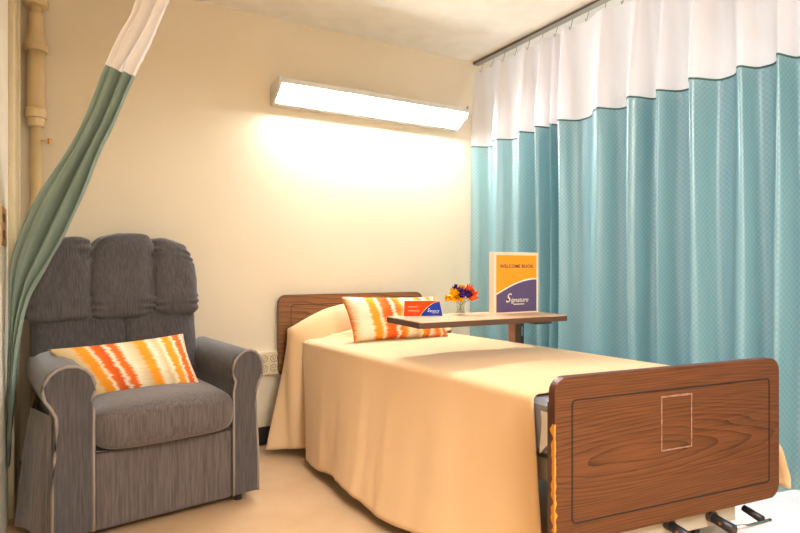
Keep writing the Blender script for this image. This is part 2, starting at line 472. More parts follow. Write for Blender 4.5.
for a, b in ((lx0-.006, lx0+.004), (lx1-.004, lx1+.006)):
    link('end_cap', prism_x(bmesh.new(), [(0, 2.002), (-.167, 2.007), (-.174, 1.965), (-.155, 1.945), (-.055, 1.888), (0, 1.888)], a, b), M['lamp_white'], wl)
link('latch', boxb(lx1-.004, lx1+.002, -.172, -.16, 2.0, 2.02), M['alu'], wl)
link('pull_switch', cylb((1.115, -.05, 1.894), (1.115, -.05, 1.880), .005, n=10), M['alu'], wl)

# ================================================================== PIPE
pp = thing('heating_pipe', 'cream painted vertical heating pipe in the left corner of the room', 'pipe', (-.156, 3.108, 0))
link('lower_pipe', cylb((0, 0, .0), (0, 0, 1.68), .024, n=24), M['pipe'], pp, True)
link('upper_pipe', cylb((0, 0, 1.70), (0, 0, 2.03), .038, n=28), M['pipe'], pp, True)
link('collar', lathe(bmesh.new(), [(.026, 1.64), (.034, 1.645), (.036, 1.68), (.045, 1.683), (.045, 1.72), (.040, 1.725)]), M['pipe'], pp)
link('coupling', lathe(bmesh.new(), [(.039, 1.985), (.048, 1.988), (.050, 2.01), (.044, 2.03), (.034, 2.06), (.030, 2.09), (.034, 2.14), (.03, 2.16)]), M['pipe'], pp)
link('ceiling_pipe', cylb((0, 0, 2.15), (0, 0, H-.004), .024, n=24), M['pipe'], pp, True)
bm = bmesh.new(); lathe(bm, [(.03, 2.19), (.050, 2.195), (.052, 2.22), (.03, 2.225)]); link('flange', bm, M['pipe'], pp)
vv = link('bleed_valve', cylb((.02, -.01, 1.58), (.06, -.02, 1.575), .007, n=10), M['pipe'], pp)
link('valve_knob', cylb((.055, -.018, 1.565), (.055, -.018, 1.59), .009, n=10), M['brass'], vv)

# ================================================================== OUTLET
ob = thing('wall_outlet', 'ivory four-socket outlet box low on the wall between recliner and bed', 'outlet', (.937, YW, .46))
link('box', boxb(-.068, .068, -.045, 0, -.063, .063, bev=.005), M['ivory'], ob)
for sx in (-.027, .030):
    for sz in (-.027, .027):
        bm = bmesh.new()
        cyl(bm, (sx, -.045, sz), (sx, -.048, sz), .019, n=20)
        k = link('socket', bm, M['ivory'], ob)
        bm = bmesh.new()
        box(bm, sx-.008, sx-.005, -.0492, -.0475, sz-.001, sz+.009); box(bm, sx+.005, sx+.008, -.0492, -.0475, sz-.001, sz+.009)
        cyl(bm, (sx, -.0475, sz-.009), (sx, -.0492, sz-.009), .0035, n=8)
        tube(bm, [(sx+.0195*math.cos(a), -.0485, sz+.0195*math.sin(a)) for a in [2*PI*i/16 for i in range(16)]], .0012, n=4, closed=True)
        link('socket_slots', bm, M['slot'], k)

# ================================================================== PRIVACY CURTAIN (right)
CX = 2.408
tr = link('curtain_track', boxb(CX-.022, CX+.022, -.6, YW, H-.022, H, bev=.003), M['alu'])
tag(tr, 'long metal ceiling track carrying the teal curtain', 'curtain track')
link('track_groove', boxb(CX-.0235, CX-.0215, -.6, YW, H-.018, H-.008), M['dark_metal'], tr)
def py(px, x=CX-.03):
    l = (px-400)/FPX; s, c = math.sin(R(YAW)), math.cos(R(YAW))
    return x*(c-s*l)/(s+c*l)
ridges = [474, 499, 524, 543, 553, 563, 602, 640, 662, 702, 745, 783]
ry = [py(p) for p in ridges]
ry[0] = min(ry[0], YW-.03)
y = ry[-1]
while y > -.45:
    y -= random.uniform(.10, .17); ry.append(y)
# fold polyline: sharp-ish ridge towards the room, rounded valley behind; more depth further from the wall
path = []
for a, b in zip(ry, ry[1:]):
    w = a-b
    amp = min(.095, .045+w*.36)*random.uniform(.85, 1.1)
    n = 14
    for k in range(n):
        t = k/n
        # toward room at t=0 (ridge), quickly back, slow return
        s = .5+.5*math.cos(2*PI*(t**.72))
        s2 = s*s*(3-2*s)
        y_ = a-w*t+.012*math.sin(2*PI*t)
        path.append((CX+.045-amp*1.25*s2, y_))
path.append((CX, ry[-1]))
cum = [0]
for (x0, y0), (x1, y1) in zip(path, path[1:]): cum.append(cum[-1]+math.hypot(x1-x0, y1-y0))
NP = len(path)-1
def curtain_pt(i, z, zt):
    x, y = path[i]
    k = (2.36-z)/2.3
    d = .35+.65*min(1, (2.37-z)/.45)     # folds shallower at the hooks
    return Vector((CX-.005+(x-CX+.005)*d*(1+.15*math.sin(i*.21+k*2)), min(YW-.015, y+.006*math.sin(i*.37+z*3)), z))
def curtain_mesh(z0, z1, nz, uvs):
    bm = bmesh.new(); uvl = bm.loops.layers.uv.verify()
    V = [[bm.verts.new(curtain_pt(i, lerp(z0, z1, j/nz), 0)) for j in range(nz+1)] for i in range(NP+1)]
    for i in range(NP):
        for j in range(nz):
            f = bm.faces.new((V[i][j], V[i+1][j], V[i+1][j+1], V[i][j+1]))
            for lp, (a, b) in zip(f.loops, ((i, j), (i+1, j), (i+1, j+1), (i, j+1))):
                lp[uvl].uv = (cum[a]*uvs, lerp(z0, z1, b/nz)*uvs)
    return bm
cu = thing('privacy_curtain', 'teal privacy curtain with white mesh top hanging in folds right of the bed', 'curtain', (0, 0, 0))
ZT = 1.815
link('cloth_panel', curtain_mesh(.13, ZT, 12, 80), M['teal'], cu, True)
link('mesh_panel', curtain_mesh(ZT, 2.338, 5, 62), M['mesh'], cu, True)
hm = curtain_mesh(ZT-.004, ZT+.005, 1, 62)
for v in hm.verts: v.co.x -= .003
link('top_hem', hm, M['teal_hem'], cu, True)['label'] = 'dark stitched hem under the mesh'
bm = bmesh.new()
V = []
hooks = []
y = YW-.08
while y > .9:
    bm = bmesh.new()
    tube(bm, [(CX, y, H-.026), (CX-.004, y, H-.045), (CX-.010, y+.003, H-.075), (CX-.022, y, H-.094), (CX-.030, y-.002, H-.080)], .0022, n=6)
    hk = link('hook', bm, M['alu'], cu)
    y -= .115

# ================================================================== GATHERED CURTAIN (left), built between its two 3D edges
def cam_pt(px, pyy, Z):
    s, c = math.sin(R(YAW)), math.cos(R(YAW))
    X = (px-400)/FPX*Z
    return Vector((s*Z+c*X, c*Z-s*X, 1.0+(266-pyy)/FPX*Z))
rows = [  # left edge, right edge in space (measured along the slanted bundle)
    (cam_pt(158, -95, 2.14), cam_pt(212, -95, 2.14)),
    (cam_pt(135, 0, 2.14), cam_pt(167, 0, 2.14)),
    (cam_pt(118, 35, 2.15), cam_pt(150, 40, 2.14)),
    (cam_pt(105, 64, 2.16), cam_pt(133, 74, 2.14)),
    (cam_pt(86, 113, 2.17), cam_pt(114, 118, 2.14)),
    (cam_pt(68, 149, 2.18), cam_pt(99, 149, 2.14)),
    (cam_pt(36, 198, 2.20), cam_pt(79, 200, 2.15)),
    (cam_pt(21, 230, 2.20), cam_pt(63, 234, 2.14)),
    (cam_pt(12, 258, 2.19), cam_pt(47, 262, 2.13)),
    (cam_pt(9, 295, 2.16), cam_pt(27, 295, 2.10)),
    (cam_pt(7, 340, 2.12), cam_pt(14, 345, 2.07)),
    (cam_pt(4, 400, 2.12), cam_pt(9, 400, 2.09)),
    (cam_pt(1, 440, 2.14), cam_pt(6, 440, 2.12)),
    (cam_pt(0, 470, 2.15), cam_pt(4, 470, 2.13)),
]
def gath(u, v, i0, i1):
    t = i0+(i1-i0)*v; k = min(int(t), i1-1); f = t-k
    A0, B0 = rows[k]; A1, B1 = rows[k+1]
    def sm(idx, side, f):
        def g(m): return rows[max(0, min(len(rows)-1, m))][side]
        p0, p1, p2, p3 = g(idx-1), g(idx), g(idx+1), g(idx+2)
        return .5*((2*p1)+(p2-p0)*f+(2*p0-5*p1+4*p2-p3)*f*f+(3*p1-p0-3*p2+p3)*f**3)
    A = sm(k, 0, f); B = sm(k, 1, f)
    p = A.lerp(B, u)
    w = (B-A).length
    fw = Vector((math.sin(R(YAW)), math.cos(R(YAW)), 0))
    fold = (math.cos((u**1.7)*2*PI*2.0+2.6)*.55 + .10*math.cos(u*2*PI*7+1)*(1-u))*min(.05, w*.33)+.035*math.exp(-((u-.36-.05*math.sin(v*4))/.035)**2)+.02*math.exp(-((u-.16)/.04)**2)+.006*math.sin(v*45+u*9)*math.exp(-((u-.8)/.1)**2)
    q = p+fw*(fold+.018)
    q.x = max(q.x, XL+.010)
    return q
gc = thing('gathered_curtain', 'sage green curtain gathered and pulled aside over the recliner back', 'curtain', (0, 0, 0))
bm = bmesh.new(); grid(bm, lambda u, v: gath(u, v, 3, 13), 48, 60); 
o = link('cloth_panel', bm, M['sage'], gc, True)
bm = bmesh.new(); grid(bm, lambda u, v: gath(u, v, 0, 3), 48, 18)
link('mesh_panel', bm, M['mesh2'], gc, True)['label'] = 'white mesh top of the gathered curtain'
tr2 = link('curtain_track', boxb(.2, 1.1, 2.20, 2.235, H-.028, H, bev=.003), M['alu'])
top = (rows[0][0]+rows[0][1])/2
tr2.location = (0, top.y-2.2175+.03, 0)
tag(tr2, 'short metal ceiling track carrying the gathered sage curtain', 'curtain track')

# ================================================================== BED
def edgeL(y): return 1.06+(3.05-y)*.100
def edgeR(y): return 1.935+(3.05-y)*.088
bed = thing('hospital_bed', 'wooden-ended hospital bed standing against the wall under the light', 'bed', (1.6, 2.1, 0))
bedinv = Vector((-1.6, -2.1, 0))
# headboard
hb = bpy.data.objects.new('headboard', None)
bm = prism(bmesh.new(), rrect(0, .925, .38, .838, .045), -.012, .012)
hb = link('headboard', bm, M['wood_head'], bed, loc=(.990-1.6, 3.118-2.1, 0), rot=(0, 0, R(-2.2)))
def ring_xz(bm, P, y0, y1, wd):
    """flat frame strip following closed outline P"""
    n = len(P); c = Vector((sum(p[0] for p in P)/n, 0, sum(p[1] for p in P)/n))
    Q = []
    for i in range(n):
        a = Vector((P[i-1][0], 0, P[i-1][1])); b = Vector((P[(i+1) % n][0], 0, P[(i+1) % n][1]))
        t = (b-a).normalized(); nr = Vector((-t.z, 0, t.x)) # inward for ccw
        Q.append((P[i][0]+nr.x*wd, P[i][1]+nr.z*wd))
    v = [[bm.verts.new((x, y, z)) for x, z in L_] for L_, y in ((P, y0), (Q, y0), (Q, y1), (P, y1))]
    for k in range(4):
        for i in range(n):
            bm.faces.new((v[k][i], v[k][(i+1) % n], v[(k+1) % 4][(i+1) % n], v[(k+1) % 4][i]))
    return bm
link('groove', ring_xz(bmesh.new(), rrect(.07, .855, .44, .785, .02), -.0128, -.011, .004), M['groove'], hb)
link('edge_band', ring_xz(bmesh.new(), rrect(-.0015, .9265, .3785, .8395, .0465), -.0125, .0125, .003), M['wood_edge'], hb)
# footboard, local x from 0..w
FL = Vector((1.158, 1.172, 0)); FRt = Vector((2.078, 1.058, 0))
fang = math.atan2(FRt.y-FL.y, FRt.x-FL.x); FWD = (FRt-FL).length
FZ0, FZ1 = .222, .688
bm = prism(bmesh.new(), rrect(0, FWD, FZ0, FZ1, .042), -.013, .013)
fb = link('footboard', bm, M['wood_foot'], bed, loc=FL+bedinv, rot=(0, 0, fang))
link('groove', ring_xz(bmesh.new(), rrect(.056, FWD-.045, FZ0+.052, FZ1-.062, .016), -.0140, -.0120, .0048), M['groove'], fb)
link('edge_band', ring_xz(bmesh.new(), rrect(-.002, FWD+.002, FZ0-.002, FZ1+.002, .044), -.0135, .0135, .003), M['wood_edge'], fb)
# chipped edge on the near end of the board
bm = bmesh.new(); rr = []
nz = 60
for j in range(nz+1):
    z = lerp(FZ0+.04, FZ0+.34, j/nz)
    w = max(.0008, .006*(.5+noise.noise(Vector((z*60, 1, 0)))*1.6)*(1-j/nz*.7)+.001)
    d_ = max(.002, .014*(.6+noise.noise(Vector((z*45, 7, 0)))))
    rr.append([bm.verts.new(p) for p in ((-.0036, d_-.010, z), (-.0036, -.0148, z), (w-.002, -.0148, z))])
for a_, b_ in zip(rr, rr[1:]):
    for k in range(2): bm.faces.new((a_[k], a_[k+1], b_[k+1], b_[k]))
link('chipped_edge', bm, M['chipped'], fb)['label'] = 'chipped pale edge at the near end of the footboard'
# old sticker outline
sx0 = .395; sx1 = .520; sz0 = .440; sz1 = .603
bm = bmesh.new(); random.seed(3)
def strip(p, q, w0, n=14):
    for i in range(n):
        a = Vector(p).lerp(Vector(q), i/n); b = Vector(p).lerp(Vector(q), (i+1.05)/n)
        w = w0*random.uniform(.5, 1.25)
        box(bm, min(a.x, b.x)-w/2, max(a.x, b.x)+w/2, -.0142, -.0129, min(a.z, b.z)-w/2, max(a.z, b.z)+w/2)
strip((sx0, 0, sz0), (sx0, 0, sz1), .0035); strip((sx1, 0, sz0), (sx1, 0, sz1), .0035)
strip((sx0, 0, sz0), (sx1, 0, sz0), .004); strip((sx0, 0, sz1), (sx1, 0, sz1), .005)
link('sticker_residue', bm, M['residue'], fb)['label'] = 'pale rectangular outline left by a removed sticker'
# frame
def bpt(x, y, z): return Vector((x, y, z))+bedinv
bm = bmesh.new()
def bar(bm, p, q, w, hgt):
    p = Vector(p); q = Vector(q); d = (q-p); n = Vector((-d.y, d.x, 0)).normalized()*w/2; u = Vector((0, 0, hgt/2))
    A = [bm.verts.new(p+a) for a in (n+u, n-u, -n-u, -n+u)]; B = [bm.verts.new(q+a) for a in (n+u, n-u, -n-u, -n+u)]
    bm.faces.new(A); bm.faces.new(list(reversed(B)))
    for i in range(4): bm.faces.new((A[i], B[i], B[(i+1) % 4], A[(i+1) % 4]))
bar(bm, bpt(edgeL(3.06)+.05, 3.05, .37), bpt(1.29, 1.30, .37), .04, .07)
bar(bm, bpt(edgeR(3.06)-.05, 3.05, .37), bpt(2.03, 1.16, .37), .04, .07)
link('side_rails', bm, M['frame_metal'], bed)
bm = bmesh.new()
for k in range(5):
    y = 1.35+k*.4
    bar(bm, bpt(edgeL(y)+.06, y, .37), bpt(edgeR(y)-.06, y-.02, .37), .04, .03)
link('cross_bars', bm, M['frame_metal'], bed)
# foot end frame and legs
fbd = (FRt-FL).normalized(); fnn = Vector((fbd.y, -fbd.x, 0))   # towards camera
def fp(x, y, z): return FL+fbd*x-fnn*y+Vector((0, 0, z))+bedinv   # y>0 behind the board
bm = bmesh.new(); bar(bm, fp(.20, .045, .205), fp(.76, .045, .205), .05, .10); link('foot_crossbar', bm, M['frame_metal'], bed)
for xx in (.02, FWD-.07):
    bm = bmesh.new(); bar(bm, fp(xx, .033, .42), fp(xx+.04, .033, .42), .03, .38)
    link('board_bracket', bm, M['dark_metal'], bed)
for (x, y) in ((.16, .15), (FWD-.16, .22)):
    p = fp(x, y, 0)
    l = link('leg', cylb((p.x, p.y, .36), (p.x, p.y, .09), .02), M['frame_metal'], bed)
    link('caster', cylb((p.x-.014, p.y, .045), (p.x+.014, p.y, .045), .045, n=24), M['black'], l)
for (x, y) in ((1.2, 2.9), (1.8, 2.9)):
    p = bpt(x, y, 0)
    l = link('leg', cylb((p.x, p.y, .36), (p.x, p.y, .09), .02), M['frame_metal'], bed)
    link('caster', cylb((p.x-.014, p.y, .045), (p.x+.014, p.y, .045), .045, n=24), M['black'], l)
# cranks: two dark folded grips and one chromed loop
def crank(x, z, ln):
    c = link('crank_handle', cylb(fp(x, .03, z), fp(x, -.02-ln, z-.012), .0145, .0165, n=20), M['black'], bed, True)
    link('crank_collar', cylb(fp(x, .02, z), fp(x, .004, z), .019, n=20), M['dark_metal'], c)
    link('crank_cap', cylb(fp(x, -.02-ln, z-.012), fp(x, -.024-ln, z-.0122), .012, n=20), M['dark_metal'], c)
    link('crank_rivet', cylb(fp(x-.0158, -.03, z-.004), fp(x-.018, -.03, z-.004), .005, n=10), M['brass'], c)
crank(.455, .196, .045); crank(.640, .190, .045)
c = link('crank_handle', cylb(fp(.80, .02, .188), fp(.80, -.045, .175), .011, .013, n=16), M['black'], bed, True)
bm = bmesh.new(); tube(bm, [fp(.67, -.045, .172), fp(.73, -.052, .170), fp(.80, -.055, .173), fp(.825, -.055, .174)], .006, n=10)
link('crank_arm', bm, M['chrome'], c, True)['label'] = 'chrome crank arm'

# mattress (skewed at the foot end to sit against the footboard)
def footline(x): return 1.315-(x-1.2)*.169
bm = bmesh.new()
def matpt(x, y, z): return (x, y, z)
A = []
for z, ins in ((.42, .02), (.44, .0), (.575, .0), (.592, .02)):
    xs = [edgeL(3.05)+.012+ins, edgeR(3.05)-.012-ins, edgeR(1.25)-.02-ins, edgeL(1.3)+.012+ins]
    ys = [3.08-ins, 3.08-ins, footline(edgeR(1.25))-.035+ins, footline(1.24)-.045+ins]
    A.append([bm.verts.new((x, y, z)) for x, y in zip(xs, ys)])
for a, b in zip(A, A[1:]):
    for i in range(4): bm.faces.new((a[i], a[(i+1) % 4], b[(i+1) % 4], b[i]))
bm.faces.new(A[0]); bm.faces.new(A[-1])
mt = link('mattress', bm, M['mattress']); tag(mt, 'grey vinyl mattress showing at the foot end under the bedspread', 'mattress')
bm = bmesh.new()
def shf(u, v):
    y = lerp(1.30, 1.262, u); z = lerp(.56, lerp(.43, .47, u), v)
    return (edgeL(1.3)+.004+.004*math.sin(v*5), y, z)
grid(bm, shf, 6, 6)
o = link('sheet_corner', bm, M['sheet'], mt); o['label'] = 'white sheet corner hanging at the mattress edge'
sol = o.modifiers.new('th', 'SOLIDIFY'); sol.thickness = .003

# bedspread
def fold(y, seed=0): 
    return noise.noise(Vector((y*4.0, seed, 0)))*.6+noise.noise(Vector((y*10, seed+3, 0)))*.25
def spread(u, v):
    """u across (left hem -> right hem), v along (foot -> head)"""
    if u < .38:   # left drape
        t = 1-u/.38           # 0 at top edge, 1 at hem
        yh = lerp(1.27, 2.69, v); yt = lerp(1.33, 2.96, v)
        y = lerp(yt, yh, t**1.1)
        z = lerp(.59, .05, t)
        xt = edgeL(yt)
        hx = pw(yh, [(1.27, 1.225), (1.6, 1.075), (1.9, 1.012), (2.3, .992), (2.69, 1.0)])
        k = t**1.3
        x = lerp(xt, hx, k)
        amp = .032*t*min(1, (1-v)*6+.2)
        x += fold(yt*1.1)*amp*1.5
        if t < .10:
            a = t/.10*PI/2
            r = .035
            x = xt+r*(1-math.sin(a))-.002*t; z = .5725-r*(1-math.cos(a))*.6+.031
        if t >= .10:
            x = lerp(xt, hx, ((t-.1)/.9)**1.25)+fold(yt*1.1)*amp*1.5
            z = lerp(.5825, .05+.012*math.sin(yh*9), (t-.1)/.9)
        return Vector((x, y, z))
    if u < .74:
        s = (u-.38)/.36
        xl = lerp(edgeL(1.33), edgeL(2.96), v)+.035; xr = lerp(edgeR(1.2), edgeR(2.96), v)-.03
        x = lerp(xl, xr, s)
        y = lerp(1.33-(x-1.235)*.15, 2.80 + .16*max(0, 1-s*4)**1.5, v)
        z = .6035+.010*math.sin(PI*s)+.004*noise.noise(Vector((x*7, y*4, 0)))
        z += .05*max(0, (v-.93)/.07)**2*min(1, s*4)*min(1, (1-s)*4)
        return Vector((x, y, z))
    t = (u-.74)/.26
    yt = lerp(1.2, 2.80, v)
    xt = edgeR(yt)-.03
    fl = .10+.10*(1-v)
    x = xt+.03*min(1, t*8)+fl*t**1.4*.8+fold(yt*1.3, 5)*.03*t
    z = lerp(.604, .20, t)
    if t < .12: z = .604-.03*(t/.12)**2
    return Vector((min(x, 2.235), yt-.115*min(1, t*1.6)*(1-v)**4, z))
bs = thing('bedspread', 'apricot bedspread covering the hospital bed and hanging down its side', 'bedspread', (0, 0, 0))
bm = bmesh.new(); grid(bm, spread, 110, 90)
o = link('coverlet', bm, M['spread'], bs, True)
sol = o.modifiers.new('th', 'SOLIDIFY'); sol.thickness = .004; sol.offset = 1
# part over the pillow
def headsec(u, v):
    """v 0 = front tuck, 1 = at the headboard"""
    hump = math.sin(PI*min(1, .15+.85*v))**.8 if v < 1 else 0
    if u < .34:
        t = 1-u/.34
        s = 0
    ytop = lerp(2.80, 3.075, v)
    hz = .60+.185*math.sin(PI*min(.5, v*.8+.0)+0)**.9 - .06*max(0, v-.6)/.4
    if u < .34:
        yt = lerp(2.93, 3.075, v)
        yh = lerp(2.83, 2.97, v)
        xh = lerp(1.07, .885, v**.8)
        xt = 1.065-.045*math.sin(PI*v*.8)
        zt = hz*0.92 if v > .2 else lerp(.60, hz*.92, v/.2)
        zt = lerp(.595, .655, math.sin(PI*min(.5, v)))
        x = lerp(xt, xh, t**1.25)+.012*math.sin(v*9+t*3)*t
        y = lerp(yt, yh, t)
        z = lerp(zt, .05-.02*v, t)
        return Vector((x, y, z))
    if u < .84:
        s = (u-.34)/.5
        xt = 1.065-.045*math.sin(PI*v*.8)
        x = lerp(xt, 1.93, s)
        zl = lerp(.595, .655, math.sin(PI*min(.5, v)))
        rise = math.sin(PI*min(1, max(0, s)*.5/.28))if s < .28 else 1
        rise = math.sin(PI/2*min(1, s/.36))
        z = lerp(zl, hz, rise)
        z -= (z-.63)*max(0, (s-.82)/.18)**2
        y = lerp(lerp(2.93, 2.76, min(1, s*3.2)), 3.075, v)
        z += .006*noise.noise(Vector((x*12, y*12, 1)))
        return Vector((x, y, z))
    t = (u-.84)/.16
    return Vector((1.93+.06*t, lerp(2.78, 3.075, v), lerp(.63, .3, t)))
bm = bmesh.new(); grid(bm, headsec, 80, 28)
o = link('pillow_cover', bm, M['spread'], bs, True)
o['label'] = 'section of bedspread drawn over the pillow at the headboard'
sol = o.modifiers.new('th', 'SOLIDIFY'); sol.thickness = .004; sol.offset = 1

# ================================================================== CUSHIONS
def ray_hit(px, pyy, p0, n):
    a = cam_pt(px, pyy, 1.0)-Vector((0, 0, 1)); o_ = Vector((0, 0, 1))
    return o_+a*((Vector(p0)-o_).dot(n)/a.dot(n))
def cushion(name, label, px4, p0, lean_, turn, d, m):
    """corners where the photo has them on a leaning plane through p0; px4 = TL, TR, BR, BL"""
    n = (Matrix.Rotation(R(turn), 3, 'Z') @ Matrix.Rotation(R(-lean_), 3, 'X')) @ Vector((0, -1, 0))
    TL, TR, BR, BL = [ray_hit(x, y, p0, n) for x, y in px4]
    ctr = (TL+TR+BR+BL)/4
    def f(u, v, s):
        x = (u-.5)*2; z = (v-.5)*2
        pu = .5+(u-.5)*(1-.05*(1-z*z)*abs(x)**4); pv = .5+(v-.5)*(1-.07*(1-x*x)*abs(z)**3)
        p = BL.lerp(BR, pu).lerp(TL.lerp(TR, pu), pv)-ctr
        t = max(0, ((1-abs(x)**2.6)*(1-abs(z)**2.4)))**.55
        n_ = noise.noise(Vector((x*3, z*2, s*2)))*.14*t
        return p+n*(-s)*(d/2)*(t+n_)
    bm = bmesh.new()
    grid(bm, lambda u, v: f(u, v, -1), 40, 26, lambda a, b: (a, b)); grid(bm, lambda u, v: f(u, v, 1), 40, 26, lambda a, b: (a, b))
    bmesh.ops.remove_doubles(bm, verts=bm.verts[:], dist=1e-4)
    o = link(name, bm, m, None, True, loc=ctr)
    return tag(o, label, 'cushion')
cushion('throw_cushion', 'orange and cream striped lumbar cushion resting on the grey recliner seat',
        [(47, 349), (183, 333), (202, 387), (90, 399)], (.27, 2.66, .60), 24, 5, .12, M['ikat_chair'])
cushion('throw_cushion', 'orange and cream striped cushion leaning at the head of the bed',
        [(340, 296), (437, 296), (449, 337), (354, 342)], (1.505, 2.66, .728), 22, -2, .12, M['ikat_bed'])

# ================================================================== RECLINER
rc = thing('recliner', 'grey corduroy lift recliner standing in the corner left of the bed', 'recliner', (.318, 2.388, 0), R(8))
def arm_profile(sg, grow=0.0):
    P = [(.262, .04), (.262, .30), (.262, .48)]
    cx, cz, r = .338, .563, .082+grow
    for i in range(13):
        a = R(215-i*(260/12)); P.append((cx+r*math.cos(a), cz+r*math.sin(a)))
    P += [(.380, .47), (.376, .42), (.384, .33), (.392, .20), (.392, .04)]
    P = [(sg*x, z) for x, z in P]
    return P
for sg in (-1, 1):
    P = arm_profile(sg)
    if sg > 0: P = [(x if x < .30 else x-.024*(x-.30)/.1, z) for x, z in P]
    bm = bmesh.new(); prism(bm, P, .012, .60, bev=.012)
    if sg < 0:
        for v in bm.verts:
            if v.co.x < -.30: v.co.x -= .062*min(1, max(0, v.co.y)/.22)-.15*max(0, v.co.y-.22)
    am = link('armrest', bm, M['chair_light'] if sg < 0 else M['chair'], rc, True)
    bm = bmesh.new(); prism(bm, P, -.006, .012, bev=.004)
    link('arm_front', bm, M['chair'], am)
    bm = bmesh.new(); tube(bm, [(x, -.006, z) for x, z in P], .0055, n=8)
    link('piping', bm, M['piping'], am, True)
# gathered skirt folds on the outer side of the near arm
bm = bmesh.new()
def skirt(u, v):
    y = lerp(.02, .55, u); w = 1-v
    x = -.386-.062*min(1, y/.22)*(.75+.25*w)+.15*max(0, y-.22)-.030*w**.6*min(1, u*5)
    ph = u*44+noise.noise(Vector((u*4, 0, 0)))*5
    x -= .009*w**.6*math.sin(ph)*min(1, u*8)
    return Vector((max(x, -.488), y, lerp(.04, .47, v)))
grid(bm, skirt, 120, 14)
link('side_skirt', bm, M['chair_light'], rc, True)['label'] = 'gathered side skirt of the near arm'
# seat
bm = bmesh.new()
def seatfn(p):
    q = p.copy()
    q.z += .012*(1-(p.x/.26)**2) if p.z > 0 else 0
    if p.y < 0: q.y -= .02*(1-(p.x/.26)**2)
    return q
puff(bm, (0, .235, .402), (.525, .58, .175), (.22, .42), 72, 28, wr=.006, fn=seatfn)
link('seat_cushion', bm, M['chair_light'], rc, True)
bm = bmesh.new(); box(bm, -.262, .262, .004, .55, .03, .325, bev=.02, seg=4)
link('front_panel', bm, M['chair_light'], rc, True)
bm = bmesh.new(); tube(bm, [(-.258, -.004, .325), (-.1, -.014, .322), (.1, -.014, .322), (.258, -.004, .325)], .004); link('seat_seam', bm, M['black'], rc)
# back
bcx = -.045
def lean(bm, z0=.45, k=.18):
    for v in bm.verts: v.co.y += (v.co.z-z0)*k
bm = bmesh.new()
puff(bm, (bcx-.175, .54, .63), (.37, .19, .42), (.35, .35), 48, 30, wr=.007, seed=2); puff(bm, (bcx+.155, .54, .63), (.33, .19, .42), (.35, .35), 48, 30, wr=.007, seed=4)
lean(bm); link('lower_back', bm, M['chair'], rc, True)
for cx, w, zt, sd in ((-.262, .27, 1.13, 1), (-.010, .30, 1.155, 5), (.226, .215, 1.135, 9)):
    bm = bmesh.new(); hh = zt-.765
    def fn(p, cx=cx, w=w, hh=hh, sd=sd):
        q = p.copy()
        # pleats along the seams and narrowing crown
        e = abs(p.x)/(w/2)
        q.z += 0
        tt = (p.z+hh/2)/hh
        if cx: q.x -= math.copysign(1, cx)*max(0, tt-.45)**1.6*.10*(1 if math.copysign(1, cx)*p.x > 0 else .15)
        if cx: q.z -= max(0, math.copysign(1, cx)*p.x/(w/2))**2*.035*max(0, tt)
        q.y += .011*math.sin(p.z*140+sd+2.5*math.sin(p.z*31+sd))*min(1, e)**3 * (1 if p.y < 0 else 0)
        return q
    puff(bm, (bcx+cx, .507, .765+hh/2), (w, .195, hh), (.42, .30), 64, 90, wr=.012, seed=sd, fn=fn)
    lean(bm)
    link('back_bolster', bm, M['chair'], rc, True)
bm = bmesh.new(); box(bm, bcx-.30, bcx+.30, .56, .64, .06, 1.02, bev=.03, seg=4); lean(bm, .45, .12)
link('back_shell', bm, M['chair'], rc, True)
for x, y in ((-.3, .08), (.3, .05), (-.3, .5), (.3, .5)):
    link('foot', cylb((x, y, 0), (x, y, .05), .018, n=14), M['black'], rc)

# ================================================================== OVERBED TABLE
ot = thing('overbed_table', 'wood-topped overbed table on a metal column reaching over the bed', 'table', (1.178, 1.905, 0), R(-3))
TW, TD, TZ = .765, .315, .78
def rr_xy(bm, x0, x1, y0, y1, z0, z1, r):
    P = rrect(x0, x1, y0, y1, r, 6)
    A = [bm.verts.new((x, y, z0)) for x, y in P]; B = [bm.verts.new((x, y, z1)) for x, y in P]
    n = len(P); bm.faces.new(A); bm.faces.new(B)
    for i in range(n): bm.faces.new((A[i], A[(i+1) % n], B[(i+1) % n], B[i]))
    return bm
link('tabletop', rr_xy(bmesh.new(), .003, TW-.003, .003, TD-.003, TZ-.004, TZ, .012), M['laminate'], ot)
link('edge_band', rr_xy(bmesh.new(), 0, TW, 0, TD, TZ-.026, TZ-.0035, .014), M['table_edge'], ot)
link('support_rail', boxb(.30, .86, .18, .23, TZ-.042, TZ-.026), M['dark_metal'], ot)
colx, coly = .815, .43
link('support_arm', boxb(colx-.07, colx+.03, .2, coly+.03, TZ-.06, TZ-.035), M['dark_metal'], ot)
link('column', boxb(colx-.036, colx+.0, coly-.03, coly+.03, .08, TZ-.05, bev=.004), M['column'], ot)
link('sliding_post', boxb(colx+.0, colx+.028, coly-.022, coly+.022, .20, TZ-.05, bev=.003), M['dark_metal'], ot)
link('height_lever', boxb(colx+.004, colx+.012, coly-.030, coly-.022, TZ-.14, TZ-.09), M['chrome'], ot)
bm = bmesh.new(); box(bm, colx-.63, colx+.03, coly-.03, coly+.03, .055, .085, bev=.005); 
link('base', bm, M['frame_metal'], ot)
for x in (colx-.6, colx):
    link('caster', cylb((x, coly-.012, .027), (x, coly+.012, .027), .027, n=20), M['black'], ot)

